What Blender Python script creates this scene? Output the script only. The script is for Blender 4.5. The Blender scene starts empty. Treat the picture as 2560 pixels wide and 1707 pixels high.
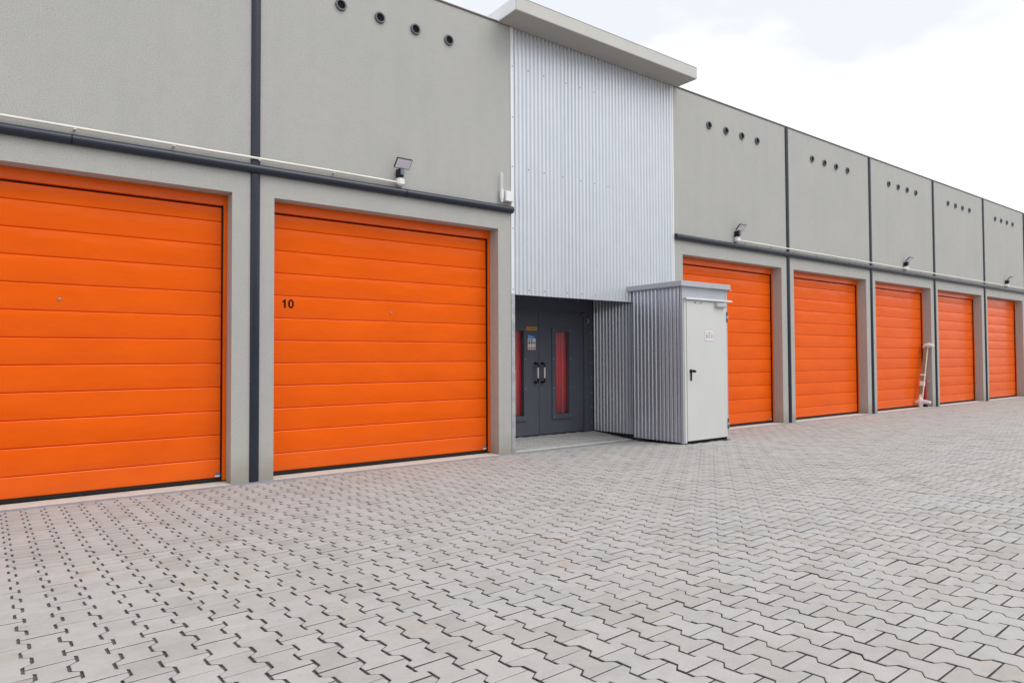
import bpy, math, random
import numpy as np
from mathutils import Matrix, Vector

random.seed(7)
rng = np.random.default_rng(11)
sc = bpy.context.scene
COL = sc.collection
K = 0.886                      # survey units -> metres

# ------------------------------------------------------------------ camera
F_PX, YAW, PITCH, ROLL = 1676.68, 0.6416, 0.0253, -0.0046
CY, CZ = -8.5874, 1.5121
fw = Vector((math.sin(YAW)*math.cos(PITCH), math.cos(YAW)*math.cos(PITCH), math.sin(PITCH)))
rt = Vector((math.cos(YAW), -math.sin(YAW), 0)); up = rt.cross(fw)
rx = rt*math.cos(ROLL) + up*math.sin(ROLL); ux = -rt*math.sin(ROLL) + up*math.cos(ROLL)
cam_d = bpy.data.cameras.new('camera'); cam = bpy.data.objects.new('camera', cam_d); COL.objects.link(cam)
cam_d.sensor_width = 36; cam_d.sensor_fit = 'HORIZONTAL'; cam_d.lens = F_PX/2560*36
cam_d.clip_start = 0.05; cam_d.clip_end = 2000
M = Matrix.Identity(4)
for i in range(3):
    M[i][0], M[i][1], M[i][2] = rx[i], ux[i], -fw[i]
M[0][3], M[1][3], M[2][3] = 0, CY*K, CZ*K
cam.matrix_world = M
sc.camera = cam

# ------------------------------------------------------------------ sky, sun, exposure
SUN_EL, SUN_AZ = math.radians(52), math.radians(152)     # azimuth from +Y, clockwise
w = bpy.data.worlds.new('World'); sc.world = w; w.use_nodes = True
nt = w.node_tree; nt.nodes.clear(); L = nt.links.new
out = nt.nodes.new('ShaderNodeOutputWorld'); bg = nt.nodes.new('ShaderNodeBackground'); bg.inputs[1].default_value = 0.1
sky = nt.nodes.new('ShaderNodeTexSky'); sky.sky_type = 'NISHITA'; sky.sun_disc = False
sky.sun_elevation = SUN_EL; sky.sun_rotation = SUN_AZ
tc = nt.nodes.new('ShaderNodeTexCoord')
mp = nt.nodes.new('ShaderNodeMapping'); mp.inputs['Scale'].default_value = (1, 1, 2.4); mp.inputs['Location'].default_value = (3.1, 0.4, 0.7)
n1 = nt.nodes.new('ShaderNodeTexNoise'); n1.inputs['Scale'].default_value = 2.6; n1.inputs['Detail'].default_value = 7; n1.inputs['Roughness'].default_value = 0.52
rp = nt.nodes.new('ShaderNodeValToRGB')
rp.color_ramp.elements[0].position = 0.36; rp.color_ramp.elements[0].color = (0.69, 0.715, 0.75, 1)
rp.color_ramp.elements[1].position = 0.58; rp.color_ramp.elements[1].color = (1.0, 1.0, 1.0, 1)
mul = nt.nodes.new('ShaderNodeMixRGB'); mul.blend_type = 'MULTIPLY'; mul.inputs[0].default_value = 1; mul.inputs[2].default_value = (11.6, 11.6, 11.6, 1)
mx = nt.nodes.new('ShaderNodeMixRGB'); mx.inputs[0].default_value = 0.90
L(tc.outputs['Generated'], mp.inputs[0]); L(mp.outputs[0], n1.inputs['Vector']); L(n1.outputs[0], rp.inputs[0])
L(rp.outputs[0], mul.inputs[1]); L(sky.outputs[0], mx.inputs[1]); L(mul.outputs[0], mx.inputs[2])
L(mx.outputs[0], bg.inputs[0]); L(bg.outputs[0], out.inputs[0])

sd = bpy.data.lights.new('sun', 'SUN'); sd.energy = 1.3; sd.angle = math.radians(40); sd.color = (1, 0.965, 0.92)
so = bpy.data.objects.new('sun', sd); COL.objects.link(so)
sdir = Vector((math.sin(SUN_AZ)*math.cos(SUN_EL), math.cos(SUN_AZ)*math.cos(SUN_EL), math.sin(SUN_EL)))
so.rotation_euler = sdir.to_track_quat('Z', 'Y').to_euler(); so.location = (0, -20, 30)

vs = sc.view_settings; vs.view_transform = 'Standard'; vs.look = 'None'; vs.gamma = 1; vs.exposure = 0.27
vs.use_curve_mapping = False
sc.render.engine = 'CYCLES'

# ------------------------------------------------------------------ materials
def mat(name, col, rough=0.6, metal=0.0, spec=0.5):
    m = bpy.data.materials.new(name); m.use_nodes = True
    p = m.node_tree.nodes['Principled BSDF']
    p.inputs['Base Color'].default_value = (*col, 1); p.inputs['Roughness'].default_value = rough
    p.inputs['Metallic'].default_value = metal; p.inputs['Specular IOR Level'].default_value = spec
    return m
def nd(m, t, **kw):
    n = m.node_tree.nodes.new(t)
    for k, v in kw.items():
        if k in n.inputs: n.inputs[k].default_value = v
        else: setattr(n, k, v)
    return n
def lk(m, a, b): m.node_tree.links.new(a, b)
def bsdf(m): return m.node_tree.nodes['Principled BSDF']
def pos(m, scale=(1, 1, 1)):
    g = nd(m, 'ShaderNodeNewGeometry'); mp = nd(m, 'ShaderNodeMapping'); mp.inputs['Scale'].default_value = scale
    lk(m, g.outputs['Position'], mp.inputs[0]); return mp.outputs[0]
def noise(m, vec, scale, detail=4, rough=0.55):
    n = nd(m, 'ShaderNodeTexNoise'); n.inputs['Scale'].default_value = scale; n.inputs['Detail'].default_value = detail
    n.inputs['Roughness'].default_value = rough; lk(m, vec, n.inputs['Vector']); return n.outputs[0]
def ramp(m, fac, stops):
    r = nd(m, 'ShaderNodeValToRGB'); e = r.color_ramp.elements
    while len(e) < len(stops): e.new(0.5)
    for el, (p, c) in zip(e, stops): el.position = p; el.color = (*c, 1) if len(c) == 3 else c
    lk(m, fac, r.inputs[0]); return r.outputs[0]
def mix(m, fac, a, b, mode='MIX'):
    n = nd(m, 'ShaderNodeMixRGB'); n.blend_type = mode
    for i, v in ((0, fac), (1, a), (2, b)):
        if isinstance(v, (int, float)): n.inputs[i].default_value = v
        elif isinstance(v, tuple): n.inputs[i].default_value = (*v, 1)
        else: lk(m, v, n.inputs[i])
    return n.outputs[0]
def math_n(m, op, a, b=0.0):
    n = nd(m, 'ShaderNodeMath'); n.operation = op
    for i, v in ((0, a), (1, b)):
        if isinstance(v, (int, float)): n.inputs[i].default_value = v
        else: lk(m, v, n.inputs[i])
    return n.outputs[0]
def bump(m, h, strength, dist, prev=None):
    b = nd(m, 'ShaderNodeBump'); b.inputs['Strength'].default_value = strength; b.inputs['Distance'].default_value = dist
    lk(m, h, b.inputs['Height'])
    if prev is not None: lk(m, prev, b.inputs['Normal'])
    return b.outputs[0]

def make_stucco():
    m = mat('render_plaster', (0.42, 0.415, 0.385), 0.92, spec=0.2); v = pos(m)
    grain = noise(m, v, 95, 3, 0.7); blot = noise(m, v, 0.9, 5, 0.6); mid = noise(m, v, 7, 4, 0.6)
    c = ramp(m, grain, [(0.28, (0.310, 0.309, 0.295)), (0.52, (0.438, 0.437, 0.419)), (0.76, (0.540, 0.538, 0.519))])
    c = mix(m, 1.0, c, ramp(m, blot, [(0.3, (0.95, 0.955, 0.965)), (0.7, (1.03, 1.025, 1.0))]), 'MULTIPLY')
    c = mix(m, 1.0, c, ramp(m, mid, [(0.3, (0.97, 0.97, 0.97)), (0.7, (1.02, 1.02, 1.02))]), 'MULTIPLY')
    stk = noise(m, pos(m, (4.5, 1, 0.16)), 1.0, 5, 0.65)
    c = mix(m, 1.0, c, ramp(m, stk, [(0.30, (0.972, 0.972, 0.97)), (0.52, (1, 1, 1)), (0.75, (1.012, 1.012, 1.012))]), 'MULTIPLY')
    # splash dirt at the foot of the wall
    g = nd(m, 'ShaderNodeNewGeometry'); sx = nd(m, 'ShaderNodeSeparateXYZ'); lk(m, g.outputs['Position'], sx.inputs[0])
    zz = math_n(m, 'ADD', sx.outputs[2], math_n(m, 'MULTIPLY', noise(m, v, 5, 5), -0.30))
    f = nd(m, 'ShaderNodeMapRange'); lk(m, zz, f.inputs[0]); f.inputs[1].default_value = -0.14; f.inputs[2].default_value = 0.17
    f.inputs[3].default_value = 0.75; f.inputs[4].default_value = 0.0
    c = mix(m, f.outputs[0], c, (0.30, 0.275, 0.225))
    lk(m, c, bsdf(m).inputs['Base Color'])
    lk(m, bump(m, grain, 0.5, 0.004), bsdf(m).inputs['Normal']); return m
def make_orange():
    m = mat('orange_door_paint', (0.88, 0.119, 0.0003), 0.21, spec=0.24)
    grain = noise(m, pos(m, (9, 1, 190)), 1.0, 5, 0.65)
    wave = noise(m, pos(m, (2.6, 1, 8.0)), 1.0, 2, 0.4)
    blot = noise(m, pos(m, (1.2, 1, 3)), 1.0, 4, 0.6)
    c = mix(m, 1.0, (0.88, 0.119, 0.0003), ramp(m, blot, [(0.3, (0.94, 0.92, 0.95)), (0.7, (1.04, 1.08, 1.05))]), 'MULTIPLY')
    c = mix(m, 1.0, c, ramp(m, grain, [(0.3, (0.95, 0.93, 0.95)), (0.7, (1.04, 1.05, 1.04))]), 'MULTIPLY')
    # thin road dust towards the foot of the doors, a few wiped scuffs
    g = nd(m, 'ShaderNodeNewGeometry'); sx = nd(m, 'ShaderNodeSeparateXYZ'); lk(m, g.outputs['Position'], sx.inputs[0])
    f = nd(m, 'ShaderNodeMapRange'); lk(m, math_n(m, 'ADD', sx.outputs[2], math_n(m, 'MULTIPLY', noise(m, pos(m, (3, 1, 3)), 1, 5, 0.7), -0.5)), f.inputs[0])
    f.inputs[1].default_value = -0.2; f.inputs[2].default_value = 0.22; f.inputs[3].default_value = 0.10; f.inputs[4].default_value = 0.0
    c = mix(m, f.outputs[0], c, (0.42, 0.22, 0.11))
    lk(m, c, bsdf(m).inputs['Base Color'])
    r = nd(m, 'ShaderNodeMapRange'); lk(m, grain, r.inputs[0]); r.inputs[3].default_value = 0.17; r.inputs[4].default_value = 0.30
    lk(m, r.outputs[0], bsdf(m).inputs['Roughness'])
    b = bump(m, wave, 0.8, 0.008); lk(m, bump(m, grain, 0.25, 0.0012, b), bsdf(m).inputs['Normal']); return m
def make_paint(name, col, rough, metal=0.0, var=0.05, spec=0.5, scale=3.0, rvar=0.07):
    m = mat(name, col, rough, metal, spec)
    n = noise(m, pos(m), scale, 6, 0.6)
    lo = tuple(c*(1-var) for c in col); hi = tuple(min(1, c*(1+var)) for c in col)
    lk(m, ramp(m, n, [(0.3, lo), (0.7, hi)]), bsdf(m).inputs['Base Color'])
    r = nd(m, 'ShaderNodeMapRange'); lk(m, noise(m, pos(m), 4.5, 4), r.inputs[0]); r.inputs[3].default_value = max(0.05, rough-rvar); r.inputs[4].default_value = rough+rvar
    lk(m, r.outputs[0], bsdf(m).inputs['Roughness']); return m
def make_stone():
    m = mat('concrete_paving', (0.42, 0.4, 0.38), 0.88, spec=0.25); v = pos(m)
    at = nd(m, 'ShaderNodeAttribute'); at.attribute_name = 'tone'
    oi = nd(m, 'ShaderNodeObjectInfo')
    t = math_n(m, 'FRACT', math_n(m, 'ADD', at.outputs['Fac'], oi.outputs['Random']))
    c = ramp(m, t, [(0.0, (0.362, 0.352, 0.338)), (0.10, (0.382, 0.374, 0.362)), (0.5, (0.405, 0.400, 0.393)), (0.9, (0.426, 0.418, 0.408)), (1.0, (0.392, 0.374, 0.350))])
    big = noise(m, v, 0.55, 4, 0.6)
    c = mix(m, 1.0, c, ramp(m, big, [(0.3, (1.0, 0.993, 0.99)), (0.52, (1.0, 1.0, 1.0)), (0.72, (0.965, 0.985, 0.995))]), 'MULTIPLY')
    mid = noise(m, v, 9, 5, 0.65)
    c = mix(m, 1.0, c, ramp(m, mid, [(0.25, (0.88, 0.875, 0.87)), (0.5, (1, 1, 1)), (0.75, (1.06, 1.06, 1.06))]), 'MULTIPLY')
    gr = noise(m, v, 210, 2, 0.7)
    c = mix(m, 1.0, c, ramp(m, gr, [(0.25, (0.86, 0.86, 0.87)), (0.5, (1, 1, 1)), (0.8, (1.09, 1.09, 1.08))]), 'MULTIPLY')
    st = noise(m, v, 2.6, 3, 0.5)
    f = ramp(m, st, [(0.66, (0, 0, 0)), (0.76, (0.55, 0.55, 0.55))])
    c = mix(m, f, c, (0.40, 0.31, 0.235))
    oil = noise(m, v, 0.85, 5, 0.62)
    c = mix(m, ramp(m, oil, [(0.60, (0, 0, 0)), (0.74, (0.35, 0.35, 0.35))]), c, (0.30, 0.285, 0.265))
    sp = noise(m, pos(m, (1, 1, 1)), 3.7, 6, 0.7)
    f2 = ramp(m, sp, [(0.68, (0, 0, 0)), (0.76, (0.35, 0.35, 0.35))])
    c = mix(m, f2, c, (0.60, 0.59, 0.58))
    lk(m, c, bsdf(m).inputs['Base Color'])
    lk(m, bump(m, gr, 0.35, 0.0015, bump(m, mid, 0.2, 0.004)), bsdf(m).inputs['Normal']); return m
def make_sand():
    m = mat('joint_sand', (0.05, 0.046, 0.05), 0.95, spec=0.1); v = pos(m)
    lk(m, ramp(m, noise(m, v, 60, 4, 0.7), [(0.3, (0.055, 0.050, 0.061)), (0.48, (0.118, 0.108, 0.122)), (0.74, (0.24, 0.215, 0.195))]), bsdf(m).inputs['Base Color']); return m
def make_curtain():
    m = mat('red_fabric', (0.6, 0.012, 0.016), 0.75, spec=0.3)
    bsdf(m).inputs['Sheen Weight'].default_value = 0.2
    n = noise(m, pos(m, (40, 1, 3)), 1, 3); lk(m, ramp(m, n, [(0.3, (0.88, 0.028, 0.032)), (0.7, (0.94, 0.055, 0.06))]), bsdf(m).inputs['Base Color']); return m
def make_glass():
    m = bpy.data.materials.new('window_glass'); m.use_nodes = True; nt = m.node_tree; nt.nodes.clear()
    o = nt.nodes.new('ShaderNodeOutputMaterial'); mxs = nt.nodes.new('ShaderNodeMixShader'); tr = nt.nodes.new('ShaderNodeBsdfTransparent')
    gl = nt.nodes.new('ShaderNodeBsdfGlossy'); gl.inputs['Roughness'].default_value = 0.03; lw = nt.nodes.new('ShaderNodeLayerWeight'); lw.inputs[0].default_value = 0.35; fr = nt.nodes.new('ShaderNodeMapRange'); nt.links.new(lw.outputs['Facing'], fr.inputs[0]); fr.inputs[3].default_value = 0.05; fr.inputs[4].default_value = 0.5
    tr.inputs[0].default_value = (0.93, 0.95, 0.95, 1)
    nt.links.new(fr.outputs[0], mxs.inputs[0]); nt.links.new(tr.outputs[0], mxs.inputs[1]); nt.links.new(gl.outputs[0], mxs.inputs[2]); nt.links.new(mxs.outputs[0], o.inputs[0]); return m

MS = make_stucco(); MO = make_orange()
M_pipe = make_paint('anthracite_pipe', (0.018, 0.024, 0.040), 0.27, var=0.12, spec=0.42, rvar=0.02)
M_ring = make_paint('grey_vent_ring', (0.10, 0.11, 0.135), 0.4, var=0.08)
M_anth = make_paint('anthracite_steel', (0.088, 0.094, 0.118), 0.45, var=0.08, spec=0.35)
M_corr = make_paint('silver_sheet', (0.63, 0.66, 0.705), 0.36, 0.5, var=0.03, rvar=0.03)
M_corr2 = make_paint('grey_sheet', (0.60, 0.62, 0.68), 0.26, 0.88, var=0.03, rvar=0.02)
M_trim = make_paint('white_metal_trim', (0.74, 0.76, 0.79), 0.4, 0.1, var=0.03)
M_zinc = make_paint('galvanised_trim', (0.45, 0.46, 0.48), 0.45, 0.5, var=0.2, scale=9)
M_cap = make_paint('grey_flashing', (0.44, 0.46, 0.50), 0.45, 0.25, var=0.04)
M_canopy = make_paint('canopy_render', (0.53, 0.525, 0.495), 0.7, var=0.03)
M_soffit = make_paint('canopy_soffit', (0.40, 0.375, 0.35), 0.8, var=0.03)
M_white = make_paint('offwhite_door_paint', (0.60, 0.61, 0.595), 0.42, var=0.025, scale=2)
M_whpl = make_paint('white_plastic', (0.76, 0.765, 0.77), 0.4, var=0.03)
M_cond = make_paint('cream_conduit', (0.80, 0.76, 0.70), 0.5, var=0.10, scale=2)
M_blk = make_paint('black_rubber', (0.008, 0.008, 0.009), 0.6, var=0.1, spec=0.2)
M_blkp = make_paint('black_plastic', (0.009, 0.009, 0.013), 0.4, var=0.1, spec=0.3)
M_lens = make_paint('floodlight_lens', (0.74, 0.73, 0.82), 0.3, var=0.04)
M_sens = make_paint('sensor_window', (0.16, 0.18, 0.22), 0.3, var=0.04)
M_dark = mat('dark_interior', (0.012, 0.012, 0.013), 0.9)
M_brn = make_paint('brown_coping', (0.085, 0.065, 0.06), 0.5, var=0.1)
M_conc = make_paint('threshold_concrete', (0.54, 0.525, 0.485), 0.9, var=0.1, spec=0.2, scale=8)
M_strip = make_paint('grey_joint_strip', (0.27, 0.285, 0.32), 0.9, var=0.22, spec=0.2, scale=14)
M_stone = make_stone(); M_sand = make_sand()
M_yard = make_paint('far_yard_concrete', (0.36, 0.35, 0.335), 0.9, var=0.1, scale=1)
M_red = make_curtain(); M_glass = make_glass()
M_silver = make_paint('brushed_silver', (0.55, 0.56, 0.57), 0.35, 0.7, var=0.05)
M_lock = make_paint('dull_lock_metal', (0.34, 0.27, 0.22), 0.5, 0.4)
M_ink = mat('black_ink', (0.010, 0.006, 0.006), 0.85, spec=0.15)
M_blue = mat('blue_print', (0.03, 0.16, 0.45), 0.5); M_pwhite = mat('white_print', (0.72, 0.71, 0.72), 0.5)
M_yel = mat('yellow_print', (0.62, 0.34, 0.01), 0.5); M_yel2 = mat('dark_ochre_print', (0.28, 0.09, 0.005), 0.5)
M_pred = mat('red_print', (0.55, 0.09, 0.07), 0.5); M_pgrey = mat('charcoal_print', (0.05, 0.05, 0.075), 0.5)
M_lblue = mat('pale_blue_print', (0.35, 0.55, 0.85), 0.5); M_purp = mat('violet_print', (0.36, 0.30, 0.52), 0.5)
M_orp = mat('brown_orange_print', (0.55, 0.24, 0.15), 0.5); M_pink = mat('pink_print', (0.62, 0.38, 0.42), 0.5)
M_card_shade = make_paint('cardboard_shaded', (0.27, 0.20, 0.145), 0.75, var=0.12, scale=12)  # shaded side of the carton, shade put into the brown
M_card_lit = make_paint('cardboard_lit', (0.60, 0.50, 0.38), 0.7, var=0.08, scale=12)  # front face of the same carton, painted in its lit tone
M_foam = make_paint('white_wrap_plastic', (0.70, 0.72, 0.76), 0.35, var=0.10, scale=25)
M_tube = make_paint('dark_red_plastic', (0.33, 0.012, 0.03), 0.4, var=0.1)
M_grip = mat('pale_pink_grip', (0.70, 0.60, 0.58), 0.4)

# ------------------------------------------------------------------ mesh helpers (survey units in, metres out)
class MB:
    def __init__(s, o=(0, 0, 0)): s.v = []; s.f = []; s.o = o; s.mi = []; s.cur = 0
    def add(s, vs, fs):
        b = len(s.v); s.v += [tuple(p) for p in vs]; s.f += [tuple(i+b for i in f) for f in fs]; s.mi += [s.cur]*len(fs)
        return s
    def box(s, x0, x1, y0, y1, z0, z1, c=0.0):
        if c <= 0:
            v = [(x, y, z) for z in (z0, z1) for y in (y0, y1) for x in (x0, x1)]
            return s.add(v, [(0, 2, 3, 1), (4, 5, 7, 6), (0, 1, 5, 4), (2, 6, 7, 3), (0, 4, 6, 2), (1, 3, 7, 5)])
        # chamfered box: three nested loops of 8 points
        def ring(a, z): # octagon
            return [(x0+a+c, y0+a, z), (x1-a-c, y0+a, z), (x1-a, y0+a+c, z), (x1-a, y1-a-c, z), (x1-a-c, y1-a, z), (x0+a+c, y1-a, z), (x0+a, y1-a-c, z), (x0+a, y0+a+c, z)]
        v = ring(c, z0) + ring(0, z0+c) + ring(0, z1-c) + ring(c, z1)
        f = [tuple(reversed(range(8)))]
        for k in range(3):
            for i in range(8):
                j = (i+1) % 8; f.append((k*8+i, k*8+j, k*8+8+j, k*8+8+i))
        f.append(tuple(range(24, 32)))
        return s.add(v, f)
    def tube(s, pts, r, n=12, caps=True):
        pts = [Vector(p) for p in pts]; rings = []
        rr = r if isinstance(r, (list, tuple)) else [r]*len(pts)
        t0 = (pts[1]-pts[0]).normalized(); a = t0.orthogonal().normalized()
        for i, p in enumerate(pts):
            if i == 0: t = (pts[1]-pts[0]).normalized()
            elif i == len(pts)-1: t = (pts[-1]-pts[-2]).normalized()
            else: t = ((pts[i+1]-p).normalized()+(p-pts[i-1]).normalized()).normalized()
            a = (a - t*a.dot(t)).normalized(); b = t.cross(a)
            rings += [p + (a*math.cos(2*math.pi*k/n)+b*math.sin(2*math.pi*k/n))*rr[i] for k in range(n)]
        f = []
        for i in range(len(pts)-1):
            for k in range(n):
                j = (k+1) % n; f.append((i*n+k, i*n+j, i*n+n+j, i*n+n+k))
        if caps: f += [tuple(reversed(range(n))), tuple(range((len(pts)-1)*n, len(pts)*n))]
        return s.add(rings, f)
    def lathe_y(s, cx, cz, prof, n=28):      # profile of (radius, y) about an axis along y
        v = [(cx+r*math.cos(2*math.pi*k/n), y, cz+r*math.sin(2*math.pi*k/n)) for r, y in prof for k in range(n)]
        f = []
        for i in range(len(prof)-1):
            for k in range(n):
                j = (k+1) % n; f.append((i*n+k, i*n+j, (i+1)*n+j, (i+1)*n+k))
        return s.add(v, f)
    def disc_y(s, cx, cz, r, y, n=28):
        return s.add([(cx+r*math.cos(-2*math.pi*k/n), y, cz+r*math.sin(-2*math.pi*k/n)) for k in range(n)], [tuple(reversed(range(n)))])
    def extr_x(s, prof, x0, x1):             # closed (y,z) profile extruded along x
        n = len(prof); v = [(x0, y, z) for y, z in prof] + [(x1, y, z) for y, z in prof]
        f = [(i, (i+1) % n, n+(i+1) % n, n+i) for i in range(n)] + [tuple(reversed(range(n))), tuple(range(n, 2*n))]
        return s.add(v, f)
    def hexa(s, c):                          # eight corners, box order
        return s.add(c, [(0, 2, 3, 1), (4, 5, 7, 6), (0, 1, 5, 4), (2, 6, 7, 3), (0, 4, 6, 2), (1, 3, 7, 5)])
    def mesh(s, name, mats, smooth=None):
        me = bpy.data.meshes.new(name)
        o = s.o; me.from_pydata([((x-o[0])*K, (y-o[1])*K, (z-o[2])*K) for x, y, z in s.v], [], s.f)
        for m in (mats if isinstance(mats, (list, tuple)) else [mats]): me.materials.append(m)
        if any(s.mi): me.polygons.foreach_set('material_index', s.mi)
        me.validate(); me.update()
        import bmesh
        bm = bmesh.new(); bm.from_mesh(me); bmesh.ops.recalc_face_normals(bm, faces=bm.faces); bm.to_mesh(me); bm.free()
        if smooth is not None:
            me.shade_smooth(); me.set_sharp_from_angle(angle=math.radians(smooth))
        return me
    def build(s, name, mats, parent=None, smooth=None, loc=None):
        ob = bpy.data.objects.new(name, s.mesh(name, mats, smooth)); COL.objects.link(ob)
        if parent is not None: ob.parent = parent
        if loc is not None: ob.location = [c*K for c in loc]
        return ob
def tag(o, label=None, cat=None, group=None, kind=None):
    for k, v in (('label', label), ('category', cat), ('group', group), ('kind', kind)):
        if v: o[k] = v
    return o
def empty(name, loc):
    o = bpy.data.objects.new(name, None); COL.objects.link(o); o.location = [c*K for c in loc]; o.empty_display_size = 0.2; return o
def copy_tree(o, parent=None):
    c = o.copy(); COL.objects.link(c)
    if parent is not None: c.parent = parent
    for ch in list(o.children): copy_tree(ch, c)
    return c
def text_mesh(body, h, mats, name, parent, loc, bold=0.0, wscale=1.0):
    """flat lettering standing upright in the xz plane, facing -y; loc = lower left corner"""
    cu = bpy.data.curves.new(name, 'FONT'); cu.body = body; cu.size = h*K/0.72; cu.offset = bold*K; cu.extrude = 0.0006
    tmp = bpy.data.objects.new(name, cu); COL.objects.link(tmp)
    bpy.context.view_layer.update()
    me = bpy.data.meshes.new_from_object(tmp.evaluated_get(bpy.context.evaluated_depsgraph_get()))
    bpy.data.objects.remove(tmp); bpy.data.curves.remove(cu)
    x0 = min(v.co.x for v in me.vertices); z0 = min(v.co.y for v in me.vertices)
    for v in me.vertices: v.co = ((v.co.x-x0)*wscale, -v.co.z, v.co.y-z0)
    me.name = name; me.materials.clear(); me.materials.append(mats)
    ob = bpy.data.objects.new(name, me); COL.objects.link(ob); ob.parent = parent; ob.location = [c*K for c in loc]
    return ob

# ------------------------------------------------------------------ ground
def hh(x, y):
    if y >= 0: return 0.0
    yy = max(y, -14.0); s = min(1.0, -yy/2.0)
    return -0.0305*yy + 0.001*yy*yy + (0.0025*min(max(x, -6), 14)-0.02)*s
PX0, PX1, PY = -5.0, 37.0, -10.5
# far yard sheet to the horizon
gx = [-900, -200, -60, -20, -6, 0, 6, 12, 14, 20, 30, 45, 80, 200, 900]; gy = [-900, -200, -60, -14, -12, -9, -7, -5, -3, -2, -1, 0, 6, 30, 200, 900]
m = MB()
vv = [(x, y, hh(x, y)-0.075) for y in gy for x in gx]; nx = len(gx)
m.add(vv, [(j*nx+i, j*nx+i+1, (j+1)*nx+i+1, (j+1)*nx+i) for j in range(len(gy)-1) for i in range(nx-1)])
tag(m.build('ground', M_yard), kind='structure')
# bedding sand under the paving is the pavement object; its stones are children
m = MB(); bx = np.arange(PX0, PX1+.01, 1.0); by = np.arange(PY, 0.01, 0.25)
vv = [(x, y, hh(x, y)-0.0100) for y in by for x in bx]; nx = len(bx)
m.add(vv, [(j*nx+i, j*nx+i+1, (j+1)*nx+i+1, (j+1)*nx+i) for j in range(len(by)-1) for i in range(nx-1)])
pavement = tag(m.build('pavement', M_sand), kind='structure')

TH, PA, PB, PD, QX, QY = 0.0264, 0.1611, 0.2288, 0.0195, -0.2061, -0.3442
w1 = PA/2+PD-0.0070; w2 = PA/2-PD-0.0070; e = PB/2-0.0044
half = [(w1, e), (w1, 0.0692), (w2, 0.0418), (w2, -0.0418), (w1, -0.0692), (w1, -e)]
outl = half + [(-x, y) for x, y in reversed(half)]
def inset(poly, d):
    n = len(poly); r = []
    for i in range(n):
        p0, p1, p2 = Vector(poly[i-1]), Vector(poly[i]), Vector(poly[(i+1) % n])
        d1 = (p1-p0).normalized(); d2 = (p2-p1).normalized()
        n1 = Vector((d1.y, -d1.x)); n2 = Vector((d2.y, -d2.x))           # outline runs clockwise -> inward normal
        b = (n1+n2); b = b/b.dot(n1) if abs(b.dot(n1)) > 1e-6 else n1
        r.append((p1.x+b.x*d, p1.y+b.y*d))
    return r
inn = inset(outl, 0.0034)
if max(x for x, _ in inn) > w1: inn = inset(outl, -0.0034)
NP = 12
def stone_verts(jit=0.0):
    j = (np.array([random.gauss(0, 1) for _ in range(NP*2)])*jit).reshape(NP, 2)
    o2 = np.array(outl)+j; i2 = np.array(inn)+j
    return np.concatenate([np.c_[i2, np.zeros(NP)], np.c_[o2, np.full(NP, -0.0024)], np.c_[o2*1.0, np.full(NP, -0.03)]])
S_faces = [tuple(reversed(range(NP)))] + [(k*NP+i, k*NP+(i+1) % NP, (k+1)*NP+(i+1) % NP, (k+1)*NP+i) for k in range(2) for i in range(NP)]
S_mi = [0]*(1+NP)+[1]*NP                                   # buried sides take the dark joint sand material
ct, st_ = math.cos(TH), math.sin(TH)
def project(x, y, z):
    d = Vector((x, y-CY, z-CZ)); t = d.dot(fw)
    if t < 0.2: return None
    return 1280+F_PX*d.dot(rx)/t, 853.5-F_PX*d.dot(ux)/t, t
cells = []
for i in range(int((PX0-QX)/PA)-3, int((PX1-QX)/PA)+4):
    for mm in range(-4, 96):
        if (mm-i-1) % 2: continue
        lx = (i+0.5)*PA; ly = -(mm+1)*PB/2
        X = QX+lx*ct-ly*st_; Y = QY+lx*st_+ly*ct
        if not (PX0 < X < PX1 and PY < Y < -0.02): continue
        if 9.1 < X < 10.42 and Y > -1.22: continue                       # under the metal shed
        cells.append((X, Y))
scored = []
for k, (X, Y) in enumerate(cells):
    q = project(X, Y, hh(X, Y)); a = 0.0
    if q and -40 < q[0] < 2600 and 600 < q[1] < 1730:
        a = 1.0/(q[2]**3)
    scored.append((a, k))
scored.sort(reverse=True)
single = {k for a, k in scored[:300]}
# a few stone shapes shared by the 300 nearest stones
protos = []
for q in range(8):
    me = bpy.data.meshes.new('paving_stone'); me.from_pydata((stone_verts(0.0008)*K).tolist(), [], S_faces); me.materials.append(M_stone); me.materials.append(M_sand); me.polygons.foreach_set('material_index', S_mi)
    at = me.attributes.new('tone', 'FLOAT', 'FACE'); at.data.foreach_set('value', [0.0]*len(S_faces)); protos.append(me)
def stone_pose(X, Y):
    z = hh(X, Y)+random.gauss(0, 0.0009); sy = (hh(X, Y+0.05)-hh(X, Y-0.05))/0.1
    return z, sy+random.gauss(0, 0.006), random.gauss(0, 0.006), TH+random.gauss(0, 0.006)
rest_v, rest_f, rest_t = [], [], []
nb = 0
flat_idx = [np.array(f) for f in S_faces]
loops_tot = np.array([len(f) for f in S_faces]); flat = np.concatenate(flat_idx)
chunks = []; lens = []
for k, (X, Y) in enumerate(cells):
    z, sy, sx, th = stone_pose(X, Y)
    if k in single:
        o = bpy.data.objects.new('paving_stone', random.choice(protos)); COL.objects.link(o); o.parent = pavement
        o.location = (X*K, Y*K, z*K); o.rotation_euler = (math.atan(sy), -math.atan(sx), th)
    else:
        v = stone_verts(0.0008); c, s = math.cos(th), math.sin(th)
        x = v[:, 0]*c-v[:, 1]*s; y = v[:, 0]*s+v[:, 1]*c
        rest_v.append(np.c_[x+X, y+Y, v[:, 2]+z+y*sy+x*sx]); chunks.append(flat+nb); nb += len(v); rest_t.append(random.random())
V = np.concatenate(rest_v)*K; IDX = np.concatenate(chunks).astype(np.int32); nst = len(rest_v)
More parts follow.
